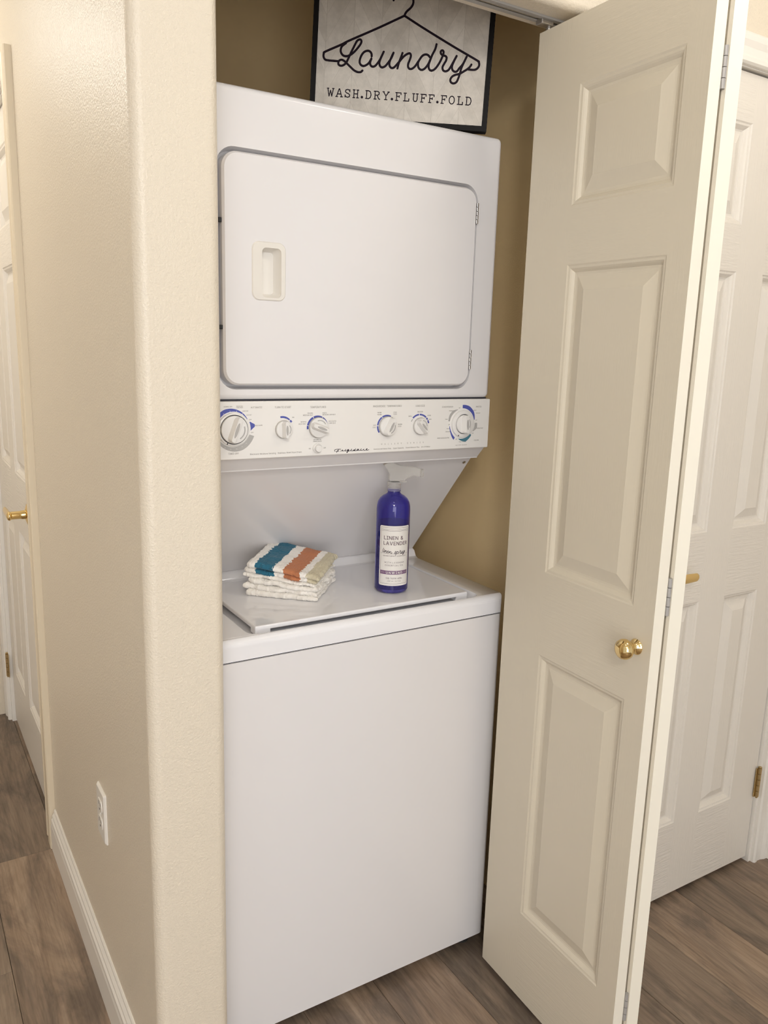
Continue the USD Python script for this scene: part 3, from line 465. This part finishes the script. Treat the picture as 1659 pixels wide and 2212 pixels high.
GL = {  # slab-serif strokes on a unit square
    'W': [[(.05, 1), (.28, 0), (.5, .75), (.72, 0), (.95, 1)], [(-.05, 1), (.2, 1)], [(.8, 1), (1.05, 1)]],
    'A': [[(.08, 0), (.45, 1), (.55, 1), (.92, 0)], [(.22, .35), (.78, .35)], [(-.05, 0), (.25, 0)], [(.75, 0), (1.05, 0)]],
    'S': [[(.86, .72), (.80, .92), (.5, 1.0), (.2, .92), (.14, .73), (.3, .57), (.7, .45), (.88, .27), (.8, .07), (.5, 0), (.2, .07), (.12, .28)], [(.86, .72), (.86, .98)], [(.12, .28), (.12, .02)]],
    'H': [[(.2, 0), (.2, 1)], [(.8, 0), (.8, 1)], [(.2, .5), (.8, .5)]] + [[(a, b), (a + .3, b)] for a in (.05, .65) for b in (0, 1)],
    'D': [[(.2, 0), (.2, 1)], [(.05, 1), (.55, 1), (.8, .87), (.92, .5), (.8, .13), (.55, 0), (.05, 0)]],
    'R': [[(.2, 0), (.2, 1)], [(.03, 1), (.6, 1), (.83, .9), (.85, .65), (.62, .5), (.2, .5)], [(.55, .5), (.8, .05), (1.0, 0)], [(.03, 0), (.4, 0)]],
    'Y': [[(.08, 1), (.5, .48), (.92, 1)], [(.5, .48), (.5, 0)], [(.3, 0), (.7, 0)], [(-.02, 1), (.22, 1)], [(.78, 1), (1.02, 1)]],
    'F': [[(.2, 0), (.2, 1)], [(.03, 1), (.88, 1), (.88, .78)], [(.2, .52), (.62, .52)], [(.62, .42), (.62, .62)], [(.03, 0), (.42, 0)]],
    'L': [[(.28, 0), (.28, 1)], [(.1, 1), (.48, 1)], [(.08, 0), (.92, 0), (.92, .3)]],
    'U': [[(.2, 1), (.2, .25), (.32, .05), (.5, 0), (.68, .05), (.8, .25), (.8, 1)], [(.05, 1), (.37, 1)], [(.63, 1), (.95, 1)]],
    'O': [[(.5 + .42 * math.cos(a), .5 + .5 * math.sin(a)) for a in np.linspace(0, 2 * math.pi, 24)]]}
pos = [65, 160, 250, 340, 408, 478, 570, 668, 735, 805, 890, 988, 1078, 1165, 1230, 1300, 1385, 1475, 1567]
shp = []
for ch, px in zip('WASH.DRY.FLUFF.FOLD', pos):
    uc = -0.3306 + (px - 30) / 1575 * 0.3007
    if ch == '.': shp.append(Point(uc, 0.0575).buffer(.0025)); continue
    w, h = .0128, .0149
    shp += [LineString([(uc + (a - .5) * w, 0.0556 + b * h) for a, b in s]).buffer(.00095) for s in GL[ch]]
put('lettering', ext(U(shp), 0.0003, -0.001), INK, ps, False, 'dark typewriter lettering reading WASH.DRY.FLUFF.FOLD')

# ---------------------------------------------------------------- spray bottle
BX, BY, BZ = 0.4605, 0.0365, 0.908
sb = thing('spray_bottle', 'cobalt blue spray bottle with white label and clear trigger standing on the washer lid', 'spray bottle')
GLASS = mat('cobalt_plastic', {'p': ('principled_bsdf', {'base_color': (0.17, 0.15, 0.70), 'roughness': 0.05, 'transmission_weight': 0.88, 'ior': 1.45})})
LIQ = mat('blue_liquid', {'p': ('principled_bsdf', {'base_color': (0.010, 0.008, 0.06), 'roughness': 0.1, 'transmission_weight': 0.15, 'ior': 1.33})})
CLEAR = mat('cloudy_clear_plastic', {'p': ('principled_bsdf', {'base_color': (0.93, 0.92, 0.89), 'roughness': 0.12, 'transmission_weight': 0.86, 'ior': 1.2})})
PAPER = plain('label_paper', (0.80, 0.775, 0.745), 0.5)
PURPLE = plain('purple_band', (0.21, 0.12, 0.22), 0.5)
INKL = plain('label_ink', (0.06, 0.045, 0.055), 0.5)
INKG = plain('label_grey_ink', (0.17, 0.125, 0.14), 0.5)
RB = 0.0374
outer = [(0, 0.002), (0.030, 0.0), (0.0345, 0.002), (RB, 0.007), (RB, 0.186), (0.0368, 0.194), (0.0345, 0.203), (0.0300, 0.2105), (0.0235, 0.216), (0.0170, 0.2195), (0.0140, 0.2225), (0.0135, 0.2275)]
inner = [(0.0125, 0.2275), (0.0128, 0.222), (0.0225, 0.2145), (0.0290, 0.209), (0.0333, 0.202), (0.0355, 0.1935), (0.0360, 0.186), (0.0360, 0.009), (0, 0.007)]
BO = np.array([BX, BY, BZ])
put('bottle_body', lathe(outer + inner, 72, Z, BO), GLASS, sb, 40)
put('liquid', lathe([(0, 0.0075), (0.0352, 0.0095), (0.0352, 0.158), (0, 0.158)], 56, Z, BO), LIQ, sb, 40)
put('collar', lathe([(0.0120, 0.2265), (0.0150, 0.2265), (0.0150, 0.2315), (0.0140, 0.2325), (0.0150, 0.2335), (0.0150, 0.2375), (0.0142, 0.2385), (0.0152, 0.2395), (0.0152, 0.2445), (0.0140, 0.2465), (0, 0.2465)], 48, Z, BO), CLEAR, sb, 30, 'clear ribbed collar')
sd = np.array([0.92, -0.39, 0]); sd /= np.linalg.norm(sd); sn = np.array([sd[1], -sd[0], 0])
q = lambda x, y: ((x - 550) * 6.25e-5, 0.2465 + (830 - y) * 6.25e-5)
tp = Polygon([q(*p) for p in [(150, 240), (250, 165), (470, 130), (600, 215), (900, 292), (1150, 300), (1380, 335), (1510, 390), (1480, 640), (1320, 612), (1170, 600), (900, 740), (880, 805), (760, 815), (740, 830), (420, 830), (352, 750), (372, 570), (300, 420)]]).buffer(-.0006).buffer(.0012, quad_segs=5).buffer(-.0006)
hd = remap(ext(tp, 0.019, -0.0095), BO, sd, Z, sn)
put('trigger_shroud', hd, CLEAR, sb, 30, 'cloudy clear trigger sprayer head')
tg = Polygon([q(*p) for p in [(760, 800), (880, 790), (980, 790), (1000, 830), (960, 860), (860, 845), (770, 840)]])
put('trigger', remap(ext(tg, 0.012, -0.006), BO, sd, Z, sn), CLEAR, sb, 30)
put('nozzle', lathe([(0, 0), (.0085, 0), (.0085, .006), (.004, .007), (0, .007)], 28, sd, BO + sd * 0.0575 + Z * 0.2665), CLEAR, sb, 40)
# label, bent around the bottle
LA = math.atan2(EYE[1] - BY, EYE[0] - BX) + math.radians(10)            # its middle looks a little right of the viewer
def bend(m, off=0.0):
    m = m.copy(); u, v, w = m.vertices.T; r = RB + 0.0002 + off + w; a = LA + u / RB
    m.vertices = np.c_[BX + r * np.cos(a), BY + r * np.sin(a), BZ + v]; return m
LW, LZ0, LZ1 = 0.0735, 0.0195, 0.1545
LH = LZ1 - LZ0
sheet = ext(rrect(-LW / 2, LW / 2, LZ0, LZ1, .004), 0.0002)
sheet = trimesh.Trimesh(*trimesh.remesh.subdivide_to_size(sheet.vertices, sheet.faces, 0.006), process=False)
lp = put('label', bend(sheet), PAPER, sb, True, 'white printed label')
zf = lambda f: LZ1 - LH * f
def prt(name, m, material, sub=0.004, label=None, off=.0002):
    v, f = trimesh.remesh.subdivide_to_size(m.vertices, m.faces, sub, max_iter=20)
    put(name, bend(trimesh.Trimesh(v, f, process=False), off), material, lp, False, label)
def spaced(s, h, z, gap, al='c', x=0, bold=False):
    ms, at = [], 0.0
    for ch in s:
        if ch == ' ': at += h * .55; continue
        m = text(ch, h, at, z, 'l', .0001, .95, bold); at = m.bounds[1][0] + gap; ms.append(m)
    m = cat(ms); dx = {'c': x - (m.bounds[0][0] + m.bounds[1][0]) / 2, 'l': x - m.bounds[0][0]}[al]; m.apply_translation((dx, 0, 0)); return m
bw = LW / 2 - .0034
rule = sbox(-bw, LZ0 + .0045, bw, LZ1 - .0035).difference(sbox(-bw + .0005, LZ0 + .005, bw - .0005, LZ1 - .004))
lines = [rule] + [sbox(-bw, zf(f), bw, zf(f) + .0005) for f in (.064, .084, .462)]
prt('label_border', ext(U(lines), .0001), INKG)
prt('label_lettering', spaced('LINEN &', .0078, zf(.225), .0013, 'l', -.0255, True), INKG, label='bold capitals reading LINEN &')
prt('label_lettering', spaced('LAVENDER', .0078, zf(.315), .0013, 'l', -.0265, True), INKG, label='bold capitals reading LAVENDER')
R4 = [[(310, 1020), (270, 1120), (258, 1180), (290, 1195), (330, 1130), (350, 1070), (322, 1150), (328, 1195), (355, 1185), (392, 1110), (367, 1200), (380, 1175), (425, 1118), (445, 1135), (424, 1195), (445, 1212), (490, 1170), (532, 1145), (522, 1118), (490, 1142), (474, 1190), (495, 1222), (545, 1200), (592, 1140), (567, 1215), (580, 1195), (632, 1148), (655, 1165), (640, 1220), (662, 1235), (700, 1195)],
      [(790, 1215), (835, 1150), (842, 1128), (855, 1185), (838, 1235), (795, 1232)], [(902, 1135), (872, 1230), (845, 1310)], [(880, 1195), (932, 1140), (967, 1162), (940, 1222), (890, 1235)],
      [(985, 1232), (1040, 1130), (1052, 1098), (1082, 1140), (1062, 1210), (1085, 1240), (1120, 1215)], [(1172, 1152), (1130, 1150), (1096, 1212), (1116, 1242), (1162, 1192), (1178, 1150), (1168, 1222), (1195, 1228), (1232, 1130), (1212, 1200), (1238, 1222), (1278, 1118)], [(1292, 1140), (1242, 1240), (1202, 1302), (1178, 1288), (1240, 1232), (1312, 1168)]]
sc = lambda p: (-.0285 + (p[0] - 255) / 1060 * .0535, zf(.447) + (1215 - p[1]) * 5.0e-5)
prt('label_script', ext(U([stroke([sc(p) for p in s], .0010) for s in R4]), .0001), INKL, label='script lettering reading linen spray')
for a_ in (('(AROMATHERAPY ESSENTIALS)', .0028, zf(.507), .0003), ('WITH LAVENDER', .0035, zf(.620), .0012), ('ESSENTIAL OIL', .0035, zf(.668), .0012), ('tidy home ethic', .0040, zf(.885), .0004), ('\u00b1907 ml / 32 fl oz', .0026, zf(.928), .0004)):
    prt('label_lettering', spaced(*a_), INKG, label='small grey lettering')
prt('label_band', ext(sbox(-bw, zf(.808), bw, zf(.745)), .0001), PURPLE, label='purple band')
prt('label_lettering', spaced('UNWIND', .0052, zf(.796), .0022, 'c', 0, True), PAPER, .003, 'white capitals reading UNWIND', .0004)
for sx in (-1, 1):
    for k in range(3): prt('band_dot', ext(Point(sx * (.0235 + .003 * k), zf(.776)).buffer(.0006), .0001), PAPER, .003, None, .0004)

# ---------------------------------------------------------------- folded washcloths
LIDZ = 0.908
PA, PB, PC = np.array([0.2665, 0.0245]), np.array([0.1520, 0.1350]), np.array([0.3725, 0.1395])
def cloth_mat(name, stripes):
    d = (PA - PB); Ls = np.linalg.norm(d); d = d / Ls
    n = {'g': ('geometry', {}), 's': ('vector_math', {'math_type': 'dot_product', 'vector2': (d[0] / Ls, d[1] / Ls, 0)}), 'o': ('math', {'math_type': 'subtract', 'value2': float(PB @ d / Ls)}),
         'n': ('noise_texture', {'scale': 170, 'detail': 1}), 'k': ('math', {'math_type': 'multiply_add', 'value2': 0.07, 'value3': -0.035}), 'a': ('math', {'math_type': 'add'}), 'r': ('rgb_ramp', {'ramp': stripes, 'interpolate': False}),
         'n2': ('noise_texture', {'scale': 420, 'detail': 2}), 'b': ('bump', {'strength': 0.6, 'distance': 0.0012}), 'p': ('principled_bsdf', {'roughness': 0.9, 'sheen_weight': 0.15})}
    return mat(name, n, [('g.position', 's.vector1'), ('s.value', 'o.value1'), ('g.position', 'n.vector'), ('n.fac', 'k.value1'), ('o.value', 'a.value1'), ('k.value', 'a.value2'), ('a.value', 'r.fac'), ('r.color', 'p.base_color'), ('g.position', 'n2.vector'), ('n2.fac', 'b.height'), ('b.normal', 'p.normal')])
COTTON = (0.88, 0.85, 0.80)
WHITE_KNIT = cloth_mat('white_knit', [(0, COTTON), (1, COTTON)])
BL, OR, CR, WH = (0.018, 0.135, 0.22), (0.50, 0.19, 0.085), (0.60, 0.545, 0.40), (0.88, 0.85, 0.81)
STRIPED = cloth_mat('striped_knit', [(0, WH), (0.15, BL), (0.40, WH), (0.535, OR), (0.765, WH), (0.86, CR)])
HC = {'A': 0.058, 'B': 0.080, 'C': 0.068, 'D': 0.090}                    # height of the whole stack at its corners
def layer(z0, z1, sa=(0, 1), tb=(0, 1), seed=0, sag=0.0, n=96):
    """One thickness of cloth: a slab with round edges and a knitted surface; s runs from B to A, t from A to C; z as a share of the stack's height."""
    e = np.sin(np.linspace(-np.pi / 2, np.pi / 2, n)) * .5 + .5; e = .55 * e + .45 * np.linspace(0, 1, n)
    s, t = np.meshgrid(e, e, indexing='ij')
    r = 0.055
    dd_ = np.minimum(np.minimum(s, 1 - s), np.minimum(t, 1 - t)); h = np.sqrt(np.clip(1 - (1 - np.clip(dd_ / r, 0, 1)) ** 2, 0, 1))
    S = sa[0] + (sa[1] - sa[0]) * s; T = tb[0] + (tb[1] - tb[0]) * t
    P = PB + S[..., None] * (PA - PB) + T[..., None] * (PC - PA)
    nz = lambda f, k: meshkit.noise(np.stack([S * f, T * f, np.full_like(S, 3.1 + seed)], -1), k) - .5
    P = P + np.stack([nz(9, seed), nz(9, seed + 5)], -1) * .006 + np.stack([nz(40, seed + 2), nz(40, seed + 3)], -1) * .0032
    H = (1 - S) * (1 - T) * HC['B'] + S * (1 - T) * HC['A'] + S * T * HC['C'] + (1 - S) * T * HC['D']
    mid, half = H * (z0 + z1) / 2, H * (z1 - z0) / 2
    knit = (np.sin(S * 2 * np.pi * 26 + 1.2 * np.sin(T * 2 * np.pi * 26)) * np.sin(T * 2 * np.pi * 26)) * .0011
    wob = nz(7, seed + 9) * .004 * min(1, z0 * 4) - sag * np.sin(np.pi * S) * (1 - T) ** 2
    v = []
    for sg_ in (1, -1):
        zz = mid + wob + sg_ * (half * h + knit * h + nz(30, seed + 11) * .0012 * h)
        v.append(np.stack([P[..., 0], P[..., 1], LIDZ + np.maximum(zz, 0.0003)], -1).reshape(-1, 3))
    i = np.arange(n * n).reshape(n, n); a, b, c, d = i[:-1, :-1].ravel(), i[1:, :-1].ravel(), i[1:, 1:].ravel(), i[:-1, 1:].ravel()
    up = np.vstack([np.c_[a, b, c], np.c_[a, c, d]]); k = n * n
    m = trimesh.Trimesh(np.vstack(v), np.vstack([up, up[:, ::-1] + k]), process=False)
    m.merge_vertices(); return m
def cloth(name, layers, m, label):
    put(name, cat([layer(*a, **k) for a, k in layers]), m, None, True, label, category='washcloth')
cloth('folded_washcloth', [((0.0, .20), dict(sa=(0.0, 1.0), seed=1)), ((.185, .372), dict(sa=(-.03, 1.0), tb=(0.01, .98), seed=2))], WHITE_KNIT, 'plain white knitted washcloth at the bottom of the folded stack')
cloth('folded_washcloth', [((.378, .545), dict(sa=(.03, 1.01), tb=(-.01, 1.0), seed=3)), ((.535, .675), dict(sa=(-.01, .99), tb=(0, 1.02), seed=4))], WHITE_KNIT, 'plain white knitted washcloth in the middle of the stack, under the striped one')
cloth('folded_washcloth', [((.682, .835), dict(sa=(-.005, 1.0), tb=(-.005, .97), seed=5, sag=.002)), ((.815, 1.0), dict(sa=(.03, 1.03), tb=(-.02, 1.03), seed=6))], STRIPED, 'striped washcloth of teal, orange, white and cream on top of the folded stack')
